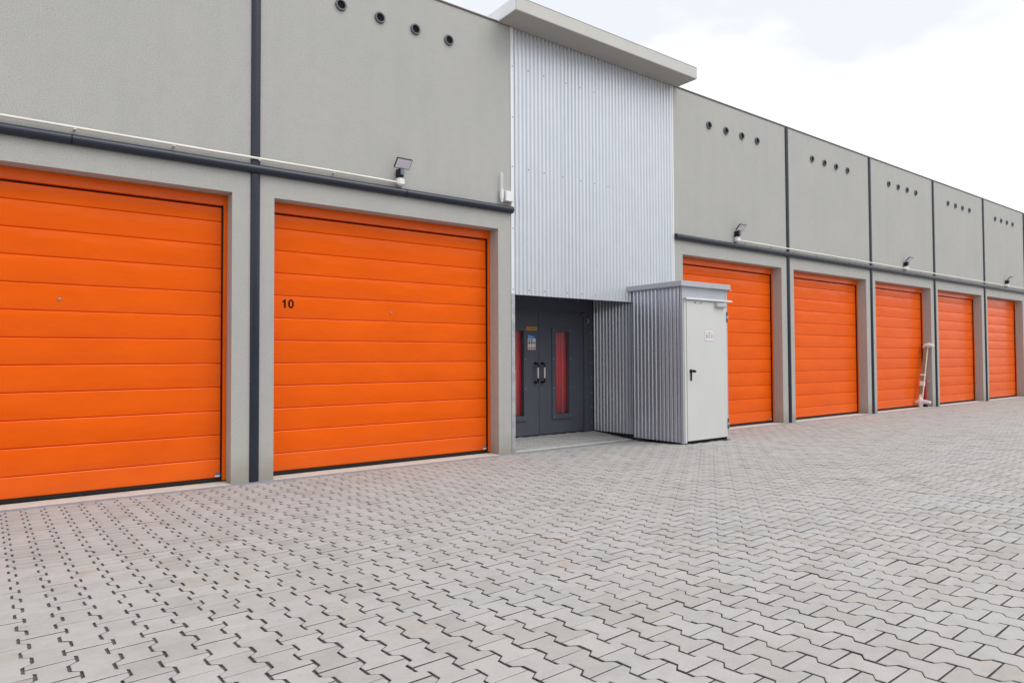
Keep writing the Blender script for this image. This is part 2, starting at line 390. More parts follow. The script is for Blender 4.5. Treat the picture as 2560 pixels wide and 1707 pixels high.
me = bpy.data.meshes.new('paving_stones'); me.vertices.add(len(V)); me.vertices.foreach_set('co', V.ravel())
me.loops.add(len(IDX)); me.loops.foreach_set('vertex_index', IDX)
tot = np.tile(loops_tot, nst); me.polygons.add(len(tot)); me.polygons.foreach_set('loop_start', np.r_[0, np.cumsum(tot)[:-1]].astype(np.int32))
me.update(calc_edges=True); me.validate()
at = me.attributes.new('tone', 'FLOAT', 'FACE'); at.data.foreach_set('value', np.repeat(np.array(rest_t), len(S_faces)))
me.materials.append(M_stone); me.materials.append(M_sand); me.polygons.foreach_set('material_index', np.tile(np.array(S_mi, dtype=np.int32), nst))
o = bpy.data.objects.new('paving_stones', me); COL.objects.link(o); o.parent = pavement; o['kind'] = 'stuff'

# ------------------------------------------------------------------ building
A0, W = 2.40, 4.0
S0, S1 = 6.40, 10.39
O1, O2 = 0.259, 0.25
ROOF, DT = 6.862, 3.563
left_bays = [A0-2*W, A0-W, A0]; right_bays = [S1+i*W for i in range(7)]
bld = tag(empty('storage_building', (0, 0, 0)), 'long grey rendered storage building with a row of orange garage doors and a recessed entrance', 'building')

def facade(x0, x1, bays):
    xs = sorted({x0, x1, *[b+O1 for b in bays], *[b+W-O2 for b in bays]}); m = MB()
    zs = [-0.05, DT, ROOF]; dep = 0.30
    holes = [(b+O1, b+W-O2) for b in bays]
    for xa, xb in zip(xs, xs[1:]):
        hole = any(h0 <= xa and xb <= h1 for h0, h1 in holes)
        for za, zb in zip(zs, zs[1:]):
            if hole and za < 0: continue
            m.add([(xa, 0, za), (xb, 0, za), (xb, 0, zb), (xa, 0, zb)], [(0, 1, 2, 3)])
    for h0, h1 in holes:
        m.add([(h0, 0, -.05), (h0, dep, -.05), (h0, dep, DT), (h0, 0, DT)], [(0, 1, 2, 3)])
        m.add([(h1, 0, -.05), (h1, 0, DT), (h1, dep, DT), (h1, dep, -.05)], [(0, 1, 2, 3)])
        m.add([(h0, 0, DT), (h0, dep, DT), (h1, dep, DT), (h1, 0, DT)], [(0, 1, 2, 3)])
    for x in (x0, x1):
        m.add([(x, 0, -.05), (x, 14, -.05), (x, 14, ROOF), (x, 0, ROOF)], [(0, 1, 2, 3)])
    m.add([(x0, 14, -.05), (x1, 14, -.05), (x1, 14, ROOF), (x0, 14, ROOF)], [(0, 1, 2, 3)])
    me = bpy.data.meshes.new('wall'); me.from_pydata([(x*K, y*K, z*K) for x, y, z in m.v], [], m.f); me.materials.append(MS)
    ob = bpy.data.objects.new('wall', me); COL.objects.link(ob); ob.parent = bld
    return ob
XL, XR = left_bays[0], right_bays[-1]+W
facade(XL, S0, left_bays); facade(S1, XR, right_bays)
MB().box(XL+.01, XR-.01, 0.02, 13.99, ROOF-.06, ROOF-.003).build('roof', M_yard, bld)
for xa, xb in ((XL, S0), (S1, XR)):
    MB().box(xa, xb, -0.014, 0.12, ROOF+0.001, ROOF+0.024).build('coping', M_brn, bld)
    MB().box(xa, xb, 0.0, 0.14, ROOF+0.0245, ROOF+0.045).build('flashing', M_trim, bld)

# the row across the yard that the glossy doors and the sheet metal reflect
op = tag(empty('opposite_building', (10, -34, 0)), 'long dark grey storage building on the far side of the yard, facing the orange doors', 'building')
M_opp = make_paint('grey_render', (0.26, 0.26, 0.255), 0.9, var=0.08, spec=0.2, scale=1)
MB((10, -34, 0)).box(-70, 110, -46, -34, 0, 6.1).build('wall', M_opp, op)
MB((10, -34, 0)).box(-70.1, 110.1, -46.1, -33.9, 6.102, 6.2).build('roof', M_brn, op)
opd = MB((10, -34, 0)).box(-1.75, 1.75, -34.06, -33.95, 0.0, 3.5).mesh('garage_door', M_pipe)
for i in range(44):
    o = bpy.data.objects.new('garage_door', opd); COL.objects.link(o); o.parent = op; o.location = ((-76+4*i+1.0-10+10)*K, 0, 0)

# garage doors -------------------------------------------------------
xa, xb = O1, W-O2                     # opening in bay coordinates
def rib_mesh(z0, z1, name='door_panel'):
    h = z1-z0; c = 0.017; yf = 0.262
    prof = [(0.30, 0.0), (yf+0.018, 0.0), (yf+0.004, 0.008), (yf, 0.019), (yf, h-0.011), (yf+0.005, h-0.004), (yf+0.018, h-0.002), (0.30, h-0.002)]
    return MB().extr_x(prof, xa+0.055, xb-0.062).mesh(name, MO, 25)
joints = [0.055] + [0.288+0.2945*k for k in range(11)]
std = rib_mesh(0, 0.2945); bot = rib_mesh(0, joints[1]-joints[0]); top = rib_mesh(0, 3.414-joints[-1]); tall = rib_mesh(0, DT-joints[-1]-0.012)
seal_me = MB().extr_x([(0.246, 0.012), (0.242, 0.022), (0.246, 0.045), (0.252, 0.0545), (0.295, 0.0545), (0.295, 0.012)], xa+0.008, xb-0.008).mesh('bottom_seal', M_blk, 30)
gasket_me = MB().box(xb-0.061, xb-0.047, 0.238, 0.27, 0.055, 3.43).mesh('side_seal', M_blk)
back_me = MB().box(xa-0.02, xb+0.02, 0.302, 0.32, 0.0, DT+0.05).mesh('garage_door', M_dark)
lock_me = MB().lathe_y(0, 0, [(0.016, 0.2615), (0.016, 0.256), (0.013, 0.254), (0.0, 0.254)], 16).mesh('lock', M_lock, 40)
post_l = MB().box(xa+0.002, xa+0.045, 0.225, 0.30, 0.03, DT-0.004).mesh('frame_post', MO)
post_r = MB().box(xb-0.046, xb-0.002, 0.225, 0.30, 0.03, DT-0.004).mesh('frame_post', MO)
header_me = MB().box(xa+0.0455, xb-0.0465, 0.222, 0.30, 3.432, DT-0.004).mesh('frame_header', MO)
def sticker(parent):
    m = MB(); m.box(3.632, 3.694, 0.2595, 0.2612, 0.092, 0.117); m.cur = 1; m.box(3.632, 3.694, 0.2595, 0.2612, 0.071, 0.0918)
    return m.build('sticker', [M_blue, M_pwhite], parent)
bays = left_bays + right_bays
doors = {}
for bi, b in enumerate(bays):
    far = (b == right_bays[4])
    d = bpy.data.objects.new('garage_door', back_me); COL.objects.link(d); d.parent = bld; d.location = (b*K, 0, 0)
    doors[b] = d
    for k, z in enumerate(joints):
        me = bot if k == 0 else std
        if k == len(joints)-1: me = tall if far else top
        p = bpy.data.objects.new('door_panel', me); COL.objects.link(p); p.parent = d; p.location = (0, random.gauss(0, .0008), z*K)
    for nm, me in [('bottom_seal', seal_me), ('side_seal', gasket_me), ('frame_post', post_l), ('frame_post', post_r)]+([] if far else [('frame_header', header_me)]):
        s = bpy.data.objects.new(nm, me); COL.objects.link(s); s.parent = d
    s = bpy.data.objects.new('lock', lock_me); COL.objects.link(s); s.parent = d; s.location = (2.02*K, 0, 2.183*K)
    if b in (left_bays[1], left_bays[2], right_bays[0]): sticker(d)
doors[A0]['label'] = 'orange sectional garage door with the black number 10'
doors[left_bays[1]]['label'] = 'orange sectional garage door cut off by the left edge of the photo'
m = MB(); zb, hd, y = 2.190, 0.114, 0.2608
m.add([(x, y, z) for x, z in ((0.470, zb), (0.493, zb), (0.493, zb+hd), (0.475, zb+hd), (0.466, zb+hd-.014), (0.448, zb+hd-.026), (0.448, zb+hd-.046), (0.470, zb+hd-.034))], [(0, 1, 2, 3, 4, 7), (4, 5, 6, 7)])
n = 28; V = []
for rw, rh in ((0.0385, 0.0585), (0.0155, 0.038)):
    V += [(0.562+rw*math.copysign(abs(math.cos(2*math.pi*k/n))**0.9, math.cos(2*math.pi*k/n)), y, zb+hd/2+rh*math.sin(2*math.pi*k/n)) for k in range(n)]
m.add(V, [(k, (k+1) % n, n+(k+1) % n, n+k) for k in range(n)])
m.build('door_number', M_ink, doors[A0])

# vents --------------------------------------------------------------
ring = MB().lathe_y(0, 0, [(0.079, 0.0), (0.079, -0.022), (0.073, -0.030), (0.058, -0.030), (0.055, -0.024), (0.055, 0.0)], 32).mesh('air_vent', M_ring, 35)
gm = MB(); gm.disc_y(0, 0, 0.056, -0.004, 28)
for q in range(-3, 4):
    hw = math.sqrt(max(0, 0.054**2-(q*0.015)**2))
    gm.box(-hw, hw, -0.008, -0.005, q*0.015-0.0015, q*0.015+0.0015)
grille = gm.mesh('vent_grille', M_blk)
for b in bays[1:]:
    if b == left_bays[1]: continue
    for dx in (1.135, 1.712, 2.275, 2.845):
        v = bpy.data.objects.new('air_vent', ring); COL.objects.link(v); v.parent = bld; v.location = ((b+dx)*K, 0, 6.315*K)
        g = bpy.data.objects.new('vent_grille', grille); COL.objects.link(g); g.parent = v

# dark rounded cover pipes ------------------------------------------
PZ, PR = 3.886, 0.059
def vpipe(x):
    m = MB(); n = 14
    V = [(-0.057*math.cos(math.pi*k/n), -0.001-0.036*math.sin(math.pi*k/n)**0.8, z) for z in (0.012, ROOF-0.002) for k in range(n+1)]
    return m.add(V, [(k, k+1, n+2+k, n+1+k) for k in range(n)]+[tuple(range(n+1, 2*n+2))])
vp = vpipe(0).mesh('drainpipe', M_pipe, 40)
for b in left_bays + [r for r in right_bays[1:]]:
    o = bpy.data.objects.new('drainpipe', vp); COL.objects.link(o); o.parent = bld; o.location = ((b+0.022)*K, 0, 0)
def hpipe(cuts):
    for a, b in zip(cuts, cuts[1:]):
        MB().tube([(a+0.007, -0.028, PZ), (b-0.007, -0.028, PZ)], PR, 20).build('pipe_section', M_pipe, bld, 40)
        if b != cuts[-1]: MB().tube([(b-0.02, -0.028, PZ), (b+0.02, -0.028, PZ)], PR-0.004, 20).build('pipe_joint', M_blk, bld, 40)
hpipe([XL, -3.5, 0.496, 4.50, 6.415]); hpipe([10.395, 13.09, 17.1, 21.1, 25.1, 29.1, 33.1, XR])

# corrugated entrance front ------------------------------------------
def corr(m, axis, p0, p1, base, sgn, z0, z1, pitch=0.0825, amp=0.0165, thick=0.004, seg=12, trap=True):
    n = max(2, int(round((p1-p0)/pitch*seg)))
    prof = []
    for i in range(n+1):
        t = p0+(p1-p0)*i/n; ph = (t % pitch)/pitch
        cs = math.cos(2*math.pi*ph); s_ = max(-1.0, min(1.0, 1.55*cs+0.30)) if trap else max(-1.0, min(1.0, 1.12*cs))
        prof.append((t, base+sgn*(amp+amp*s_)))
    V = []
    for off in (0, -sgn*thick):
        for zz in (z0, z1):
            for t, q in prof: V.append((t, q+off, zz) if axis == 'x' else (q+off, t, zz))
    N = n+1; F = []
    for i in range(n):
        F += [(i, i+1, N+i+1, N+i), (2*N+i, 3*N+i, 3*N+i+1, 2*N+i+1), (i, 2*N+i, 2*N+i+1, i+1), (N+i, N+i+1, 3*N+i+1, 3*N+i)]
    return m.add(V, F)
for k, (a, b) in enumerate([(6.45, 7.524), (7.50, 8.632), (8.605, 10.352)]):
    corr(MB(), 'x', a, b, 0.0255-0.0035*k, -1, 2.54 if k < 2 else 2.541, 6.86).build('corrugated_sheet', M_corr, bld, 50)
MB().box(6.42, 10.37, 0.0305, 0.06, 2.56, 6.86).build('backing_board', M_dark, bld)
MB().box(6.402, 6.452, -0.012, 0.05, 2.545, 6.858).box(6.4525, 6.470, -0.002, 0.02, 2.545, 6.858).build('edge_trim', M_trim, bld)
MB().box(10.340, 10.356, -0.002, 0.02, 2.545, 6.858).box(10.3565, 10.388, -0.012, 0.05, 0.0, 6.858).build('edge_trim', M_trim, bld)
MB().box(6.402, 6.470, -0.010, 0.10, 0.012, 2.543).build('edge_trim', M_zinc, bld)
m = MB()
for z, xs_ in ((6.232, [6.433, 6.775, 7.121, 7.555, 7.897, 8.237, 8.667, 9.013, 9.354, 9.8, 10.04, 10.30]), (4.598, [6.44, 6.78, 7.103, 7.546, 7.96, 8.25, 8.554, 9.024, 9.349, 9.8, 10.1]),
               (2.62, [6.448, 6.787, 7.13, 7.562, 7.905, 8.249, 8.676, 9.05]), (5.4, [6.45, 10.31]), (3.6, [6.45, 10.31])):
    for x in xs_:
        x = round(x/0.0825)*0.0825; m.tube([(x, -0.004, z), (x, -0.0135, z)], 0.009, 8)
o = m.build('screws', M_blkp, bld); o['kind'] = 'stuff'

# canopy -------------------------------------------------------------
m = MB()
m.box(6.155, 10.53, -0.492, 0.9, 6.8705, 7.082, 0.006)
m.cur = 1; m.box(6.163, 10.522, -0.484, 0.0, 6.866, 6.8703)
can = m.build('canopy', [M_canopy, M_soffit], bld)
MB().box(6.15, 10.535, -0.498, -0.455, 7.0825, 7.092).box(6.149, 6.157, -0.48, 0.9, 6.875, 7.08).build('canopy_flashing', M_trim, bld)

# recessed entrance --------------------------------------------------
YD = 1.10
MB().box(6.40, 9.30, 0.032, 1.6, 2.655, 2.70).build('alcove_ceiling', M_anth, bld)
MB().box(6.38, 6.455, 0.06, 1.3, 0.0, 2.66).build('alcove_wall', M_corr2, bld)
m = MB(); corr(m, 'y', 0.0, YD-0.02, 9.2455, -1, 0.10, 2.66, pitch=0.0857, amp=0.026, trap=False); m.build('alcove_wall', M_corr2, bld, 50)
MB().box(9.252, 9.28, 0.03, 1.3, 0.0, 2.66).build('backing_board', M_dark, bld)
# door frame
m = MB().box(8.972, 9.20, YD-0.035, YD+0.12, 0.055, 2.656).box(6.45, 6.745, YD-0.035, YD+0.12, 0.055, 2.656).box(6.7455, 8.9715, YD-0.035, YD+0.12, 2.425, 2.656)
m.box(6.7455, 8.9715, YD-0.028, YD+0.0, 2.395, 2.424)
m.build('door_frame', M_anth, bld)
MB().box(9.085, 9.10, YD-0.042, YD-0.0355, 0.06, 2.60).box(6.75, 9.084, YD-0.042, YD-0.0355, 2.575, 2.59).build('frame_bead', M_anth, bld)
m = MB()
for z in [0.25+0.2935*i for i in range(8)]: m.tube([(9.155, YD-0.035, z), (9.155, YD-0.041, z)], 0.009, 8)
for x in [6.9+0.48*i for i in range(5)]: m.tube([(x, YD-0.035, 2.615), (x, YD-0.041, 2.615)], 0.009, 8)
o = m.build('rivets', M_silver, bld); o['kind'] = 'stuff'
MB().box(6.4, 9.3, YD+0.25, YD+0.3, 0, 2.7).build('inner_wall', M_dark, bld)
MB().box(6.47, 9.19, YD-0.02, YD+0.12, 0.0, 0.054).build('sill_gap_strip', M_blk, bld)
def leaf(x0, x1, ix0, ix1):
    z0, z1, iz0, iz1 = 0.10, 2.392, 0.463, 2.014
    m = MB(); y0, y1 = YD, YD+0.068
    m.box(x0, ix0, y0, y1, z0, z1).box(ix1, x1, y0, y1, z0, z1).box(ix0+.0002, ix1-.0002, y0+.0003, y1, z0, iz0).box(ix0+.0002, ix1-.0002, y0+.0003, y1, iz1, z1)
    l = m.build('entrance_door', M_anth, bld)
    a, b, c, d = ix0-0.088, ix1+0.068, iz0-0.094, iz1+0.075
    f = MB().box(a, ix0-.001, YD-0.022, YD-0.0005, c, d).box(ix1+.001, b, YD-0.022, YD-0.0005, c, d).box(ix0-.0008, ix1+.0008, YD-0.022, YD-0.0005, c, iz0-.001).box(ix0-.0008, ix1+.0008, YD-0.022, YD-0.0005, iz1+.001, d)
    f.build('window_frame', M_anth, l)
    MB().box(ix0, ix1, YD+0.046, YD+0.049, iz0, iz1).build('window_pane', M_glass, l)
    m = MB()
    for z in (c+0.045, c+0.045+(d-c-0.09)/3, c+0.045+2*(d-c-0.09)/3, d-0.045):
        for x in (a+0.042, b-0.034): m.tube([(x, YD-0.022, z), (x, YD-0.027, z)], 0.008, 8)
    o = m.build('rivets', M_silver, l); o['kind'] = 'stuff'
    return l
lfR = leaf(7.864, 8.968, 8.251, 8.591); lfL = leaf(6.750, 7.856, 7.150, 7.490)
MB().box(7.857, 7.863, YD+0.02, YD+0.05, 0.1, 2.39).build('meeting_seal', M_blk, bld)
def pull(parent, x):
    y0, yo = YD, YD-0.085
    m = MB()
    for z, s in ((1.42, 1), (1.07, -1)):
        m.tube([(x, y0, z), (x, y0-0.012, z)], 0.026, 14)
        m.tube([(x, y0, z), (x, yo+0.03, z), (x, yo+0.008, z-s*0.008), (x, yo, z-s*0.03), (x, yo, z-s*0.075)], 0.0185, 12)
    m.cur = 1; m.tube([(x, yo, 1.345), (x, yo, 1.145)], 0.0155, 12)
    m.build('handle', [M_blkp, M_grip], parent, 40)
pull(lfL, 7.768); pull(lfR, 7.925)
# notices on the left leaf
m = MB(); m.box(7.568, 7.806, YD-0.003, YD-0.0008, 2.03, 2.093)
m.cur = 1
for x, wd in ((7.588, .055), (7.652, .03), (7.69, .06), (7.757, .03)): m.box(x, x+wd, YD-0.0042, YD-0.0031, 2.066, 2.081)
for x, wd in ((7.584, .04), (7.632, .07), (7.71, .075)): m.box(x, x+wd, YD-0.0042, YD-0.0031, 2.043, 2.057)
m.build('warning_label', [M_yel, M_yel2], lfL)
nx0, nx1, nz0, nz1 = 7.598, 7.778, 1.672, 1.942
m = MB(); m.box(nx0, nx1, YD-0.003, YD-0.0008, nz0, 1.879)
m.cur = 1; m.box(nx0, nx1, YD-0.003, YD-0.0008, 1.8792, nz1)
m.cur = 4; m.lathe_y(nx0+0.031, 1.911, [(0.026, YD-0.0031), (0.026, YD-0.0042), (0.018, YD-0.0042)], 18)
for s in (1, -1): m.add([(nx0+0.031-0.010, YD-0.0042, 1.911+s*0.003), (nx0+0.031+0.010, YD-0.0042, 1.911+s*0.003), (nx0+0.031, YD-0.0042, 1.911+s*0.013)], [(0, 1, 2)])
m.box(nx0+0.065, nx0+0.135, YD-0.0042, YD-0.0031, 1.900, 1.916)
for r in range(4):
    for c in range(3):
        cx = nx0+0.035+c*0.056; cz = 1.845-r*0.048
        m.cur = 3 if (r == 3 or c == 2) else 2
        if r == 0 and c < 2: m.lathe_y(cx, cz, [(0.020, YD-0.0031), (0.020, YD-0.0042), (0.008 if c == 0 else 0.0, YD-0.0042)], 14)
        elif r in (1, 3): m.box(cx-0.02, cx+0.02, YD-0.0042, YD-0.0031, cz-0.018, cz+0.018)
        else: m.add([(cx-0.010, YD-0.0042, cz+0.012), (cx-0.004, YD-0.0042, cz+0.014), (cx+0.012, YD-0.0042, cz-0.010), (cx+0.004, YD-0.0042, cz-0.013)], [(0, 1, 2, 3)])
m.build('safety_notice', [M_pwhite, M_blue, M_pgrey, M_pred, M_lblue], lfL)
# hinge block, hook and closer on the frame
MB().box(8.935, 8.985, YD-0.05, YD-0.037, 0.075, 0.15, 0.006).tube([(8.96, YD-0.06, 0.07), (8.96, YD-0.06, 0.155)], 0.016, 12).build('pivot_hinge', M_anth, bld, 40)
MB().box(8.91, 8.965, YD-0.05, YD-0.0005, 2.33, 2.385, 0.006).build('pivot_hinge', M_anth, bld)
m = MB(); m.tube([(9.035+0.03*math.cos(t), YD-0.06+0.0*t, 2.235+0.04*math.sin(t)) for t in np.linspace(-2.2, 2.2, 15)], 0.009, 8); m.tube([(9.045, YD-0.035, 2.27), (9.045, YD-0.06, 2.27)], 0.007, 8)
m.build('door_hook', M_silver, bld, 40)

# curtains behind the door glass
def curtain(x0, x1, label):
    m = MB(((x0+x1)/2, YD+0.084, 0.25)); n = 90
    pr = [(x0+(x1-x0)*i/n, YD+0.084+0.020*math.sin(i*0.55)+0.008*math.sin(i*1.5+1)) for i in range(n+1)]
    V = [(x, y, z) for z in (0.25, 2.2) for x, y in pr]; N = n+1
    m.add(V, [(i, i+1, N+i+1, N+i) for i in range(n)])
    o = m.build('curtain', M_red, None, 60, ((x0+x1)/2, YD+0.084, 0.25))
    so_ = o.modifiers.new('thick', 'SOLIDIFY'); so_.thickness = 0.003
    tag(o, label, 'curtain', 'red curtains behind the entrance door glass')
curtain(8.16, 8.68, 'red pleated curtain behind the glass of the right entrance door leaf, beside the corrugated wall')
curtain(7.06, 7.58, 'red curtain behind the left entrance door leaf, beside the blue notice and the grey pier')

# entrance floor -----------------------------------------------------
def zf(y): return 0.004+0.078*max(0, y-0.06)
m = MB(); m.add([(6.40, -0.02, zf(-.02)-0.010), (9.3, -0.02, zf(-.02)-0.010), (9.3, YD+.2, zf(YD+.2)-0.010), (6.40, YD+.2, zf(YD+.2)-0.010)], [(0, 1, 2, 3)])
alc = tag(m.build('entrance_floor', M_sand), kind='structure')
cellsA = []
for r in range(0, 8):                                              # same stones turned a quarter: rows run away from the wall
    for c in range(0, 14):
        Y = 0.20+r*PA; X = 6.50+c*PB+(PB/2 if r % 2 else 0)
        if Y < YD-0.02 and X < 9.28: cellsA.append((X, Y))
for X, Y in cellsA:
    o = bpy.data.objects.new('paving_stone', random.choice(protos)); COL.objects.link(o); o.parent = alc
    o.location = (X*K, Y*K, (zf(Y)+random.gauss(0, .0008))*K); o.rotation_euler = (math.atan(0.078), 0, 0)
    o.rotation_mode = 'XYZ'; o.rotation_euler = (Matrix.Rotation(math.atan(0.078), 3, 'X') @ Matrix.Rotation(math.pi/2+random.gauss(0, .01), 3, 'Z')).to_euler()
MB().box(6.44, 9.24, 0.05, 0.128, -0.03, 0.012, 0.004).build('edging', M_conc, alc)

# strip along the wall foot and concrete thresholds ------------------
m = MB(); xs_ = np.arange(XL, XR+.01, 0.25); n = len(xs_)
edge = [(-0.142+random.gauss(0, .005), -0.012) for _ in xs_]
V = []
for x, (ya, yb) in zip(xs_, edge):
    for y, dz in ((ya-0.004, -0.02), (ya, 0.0045), (-0.0005, 0.0055), (-0.0005, -0.02)):
        V.append((x, y, hh(x, min(y, 0))+dz))
m.add(V, [(i*4+k, (i+1)*4+k, (i+1)*4+k+1, i*4+k+1) for i in range(n-1) for k in range(3)])
tag(m.build('drain_strip', M_strip), kind='structure')
for b in bays:
    m = MB(); m.box(b+O1+0.001, b+W-O2-0.001, -0.035, 0.31, -0.06, 0.0095, 0.006)
    tag(m.build('threshold', M_conc), kind='structure')

# ------------------------------------------------------------------ metal shed
SX0, SX1, SY = 9.135, 10.385, -1.20
sh = tag(empty('metal_shed', (SX0, SY, 0)), 'narrow grey corrugated metal shed with a white door standing against the building', 'shed')
def SB(): return MB((SX0, SY, 0))
ZB = 0.062
m = SB(); corr(m, 'y', SY+0.03, -0.03, SX0+0.051, -1, ZB, 2.735, pitch=0.0857, amp=0.026, trap=False); m.build('wall_sheet', M_corr2, sh, 50)
m = SB(); corr(m, 'y', SY+0.03, -0.03, SX1-0.051, 1, ZB, 2.735, pitch=0.0857, amp=0.026, trap=False); m.build('wall_sheet', M_corr2, sh, 50)
SB().box(SX0+0.057, SX1-0.057, SY+0.052, -0.03, 0.04, 2.735).build('core', M_dark, sh)
SB().box(SX0, SX0+0.034, SY-0.002, SY+0.05, ZB-0.01, 2.735, 0.003).build('corner_trim', M_cap, sh)
SB().box(SX1-0.046, SX1+0.002, SY-0.002, SY+0.05, ZB-0.01, 2.735, 0.003).build('corner_trim', M_cap, sh)
SB().box(SX0+0.0345, SX1-0.0465, SY+0.004, SY+0.05, 2.53, 2.735).build('header_panel', M_cap, sh)
SB().box(9.172, 9.222, SY-0.008, SY+0.048, 0.062, 2.529).box(10.338, 10.352, SY-0.006, SY+0.03, 0.062, 2.529).box(9.2225, 10.3375, SY-0.004, SY+0.03, 2.495, 2.529).build('door_frame', M_white, sh)
SB().box(9.223, 10.337, SY+0.0, SY+0.045, 0.045, 0.088).build('sill_gap_strip', M_blk, sh)  # black strip paints the shadowed gap and seal under the leaf
SB().box(9.040, 10.412, SY-0.062, 0.0-0.002, 2.728, 2.818, 0.004).box(10.400, 10.47, SY-0.05, SY-0.01, 2.714, 2.7275).build('roof_cap', M_cap, sh)
dl = SB().box(9.2265, 10.334, SY-0.020, SY+0.03, 0.092, 2.4935, 0.004).build('door', M_white, sh); dl['label'] = 'white steel door of the metal shed'
SB().box(9.165, 10.445, SY-0.065, SY-0.0085, 2.530, 2.538).box(9.165, 10.445, SY-0.065, SY-0.057, 2.508, 2.5295).box(10.36, 10.49, SY-0.045, SY-0.03, 2.515, 2.525).build('drip_rail', M_trim, sh)
YF = SY-0.020
m = SB(); m.tube([(9.318, YF, 1.28), (9.318, YF-0.014, 1.28)], 0.034, 16); m.box(9.300, 9.338, YF-0.016, YF-0.0005, 1.12, 1.29, 0.006)
m.tube([(9.318, YF-0.01, 1.283), (9.318, YF-0.06, 1.283)], 0.015, 12); m.tube([(9.318, YF-0.055, 1.283), (9.335, YF-0.060, 1.281), (9.362, YF-0.057, 1.279)], 0.024, 12)
m.build('handle', M_blkp, dl, 40)
SB().box(9.995, 10.275, YF-0.062, YF-0.0005, 2.405, 2.478, 0.008).tube([(10.235, YF-0.04, 2.478), (10.235, YF-0.04, 2.50)], 0.016, 10).build('door_closer', M_silver, dl)
for z0 in (2.145, 0.235):
    for dz in (0.0, 0.115): SB().tube([(10.345, YF-0.008, z0+dz), (10.345, YF-0.008, z0+dz+0.07)], 0.014, 12).build('hinge_pin', M_anth, dl, 40)
    SB().tube([(10.345, YF-0.008, z0+0.071), (10.345, YF-0.008, z0+0.114)], 0.018, 12).box(10.318, 10.376, YF-0.006, YF-0.0006, z0+0.03, z0+0.07).box(10.318, 10.376, YF-0.006, YF-0.0006, z0+0.11, z0+0.15).build('hinge', M_silver, dl, 40)
m = SB()
m.cur = 0
for x, wd, z, hg in ((9.42, .012, 2.452, .018), (9.50, .012, 2.44, .012), (9.60, .05, 2.456, .012), (9.545, .03, 2.435, .01)): m.box(x, x+wd, YF-0.0014, YF-0.0005, z, z+hg)
m.cur = 1; m.lathe_y(9.455, 2.461, [(0.014, YF-0.0005), (0.014, YF-0.0016), (0.0, YF-0.0016)], 12)
m.build('certification_mark', [M_pgrey, M_ink], dl)['kind'] = 'stuff'
sg = SB().box(9.708, 9.934, YF-0.006, YF-0.0006, 1.808, 1.982, 0.002).build('sign_plate', M_pwhite, dl)
for ch, x, mt in (('B', 9.733, M_purp), ('O', 9.790, M_orp), ('X', 9.862, M_purp)):
    o = text_mesh(ch, 0.066, mt, 'sign_letter', dl, (0, 0, 0), bold=0.002, wscale=1.0 if ch != 'O' else 0.85); o.location = ((x-SX0)*K, (YF-0.0068-SY)*K, 1.852*K)
m = SB()
for x, wd, mt in ((9.738, .028, 0), (9.772, .022, 0), (9.802, .034, 1), (9.842, .05, 0)):
    m.cur = mt; m.box(x, x+wd, YF-0.0078, YF-0.0061, 1.936, 1.950)
m.build('sign_caption', [M_pink, M_pred], dl)

# ------------------------------------------------------------------ wall fittings
def floodlight(x, label):
    r = empty('floodlight', (x, 0, 3.985)); O = (x, 0, 3.985)
    tag(r, label, 'floodlight', 'floodlights on the storage building wall')
    MB(O).box(x-0.058, x+0.058, -0.105, -0.001, 3.966, 4.086, 0.024).build('junction_box', M_whpl, r, 30)
    MB(O).box(x-0.046, x+0.034, -0.10, -0.006, 4.0865, 4.205, 0.006).build('arm', M_blkp, r)
    MB(O).box(x-0.026, x+0.026, -0.135, -0.1005, 4.110, 4.20, 0.008).build('motion_sensor', M_sens, r)
    c, s = math.cos(math.radians(45)), math.sin(math.radians(45)); LN = 0.155; cx = x-0.002; hw = 0.118
    def P(u, v, t): # u across, v up the slope, t towards the rear
        return (cx+u, -0.10-v*s+t*c, 4.204+v*c+t*s)
    m = MB(O); m.hexa([P(u, v, t) for t in (0.0, 0.022) for v in (0, LN) for u in (-hw, hw)])
    hd = m.build('lamp_head', M_blkp, r)
    MB(O).hexa([P(u, v, t) for t in (-0.0025, -0.0003) for v in (0.010, LN-0.008) for u in (-hw+0.008, hw-0.008)]).build('lens', M_lens, hd)
    return r
floodlight(4.405, 'floodlight with pale square lens above the orange door numbered 10')
floodlight(12.395, 'floodlight above the first orange door to the right of the metal shed')
floodlight(20.395, 'floodlight above the orange door with the tall package leaning at its side')
floodlight(28.395, 'farthest floodlight, above the last orange door at the right edge')

def conduit(x0, x1, label, ends):
    O = (x0, 0, 4.014); r = tag(empty('cable_conduit', O), label, 'conduit')
    n = int((x1-x0)/0.5)+1; m = MB(O)
    pts = [(x0+(x1-x0)*i/n, -0.056+random.gauss(0, .0012), 4.014+random.gauss(0, .0020)) for i in range(n+1)]
    pts[0] = (x0, -0.054, 4.014); pts[-1] = (x1, -0.054, 4.014)
    m.tube(pts, 0.0155, 10).build('conduit_tube', M_cond, r, 40)
    x = x0+0.3
    while x < x1:
        MB(O).box(x-0.014, x+0.014, -0.066, -0.001, 3.990, 4.0005, 0.003).build('conduit_clip', M_cond, r); x += 0.97
conduit(XL, 4.352, 'pale cable conduit running along the wall from the left edge to the floodlight', 0)
conduit(12.447, XR, 'pale cable conduit running along the wall right of the metal shed', 0)

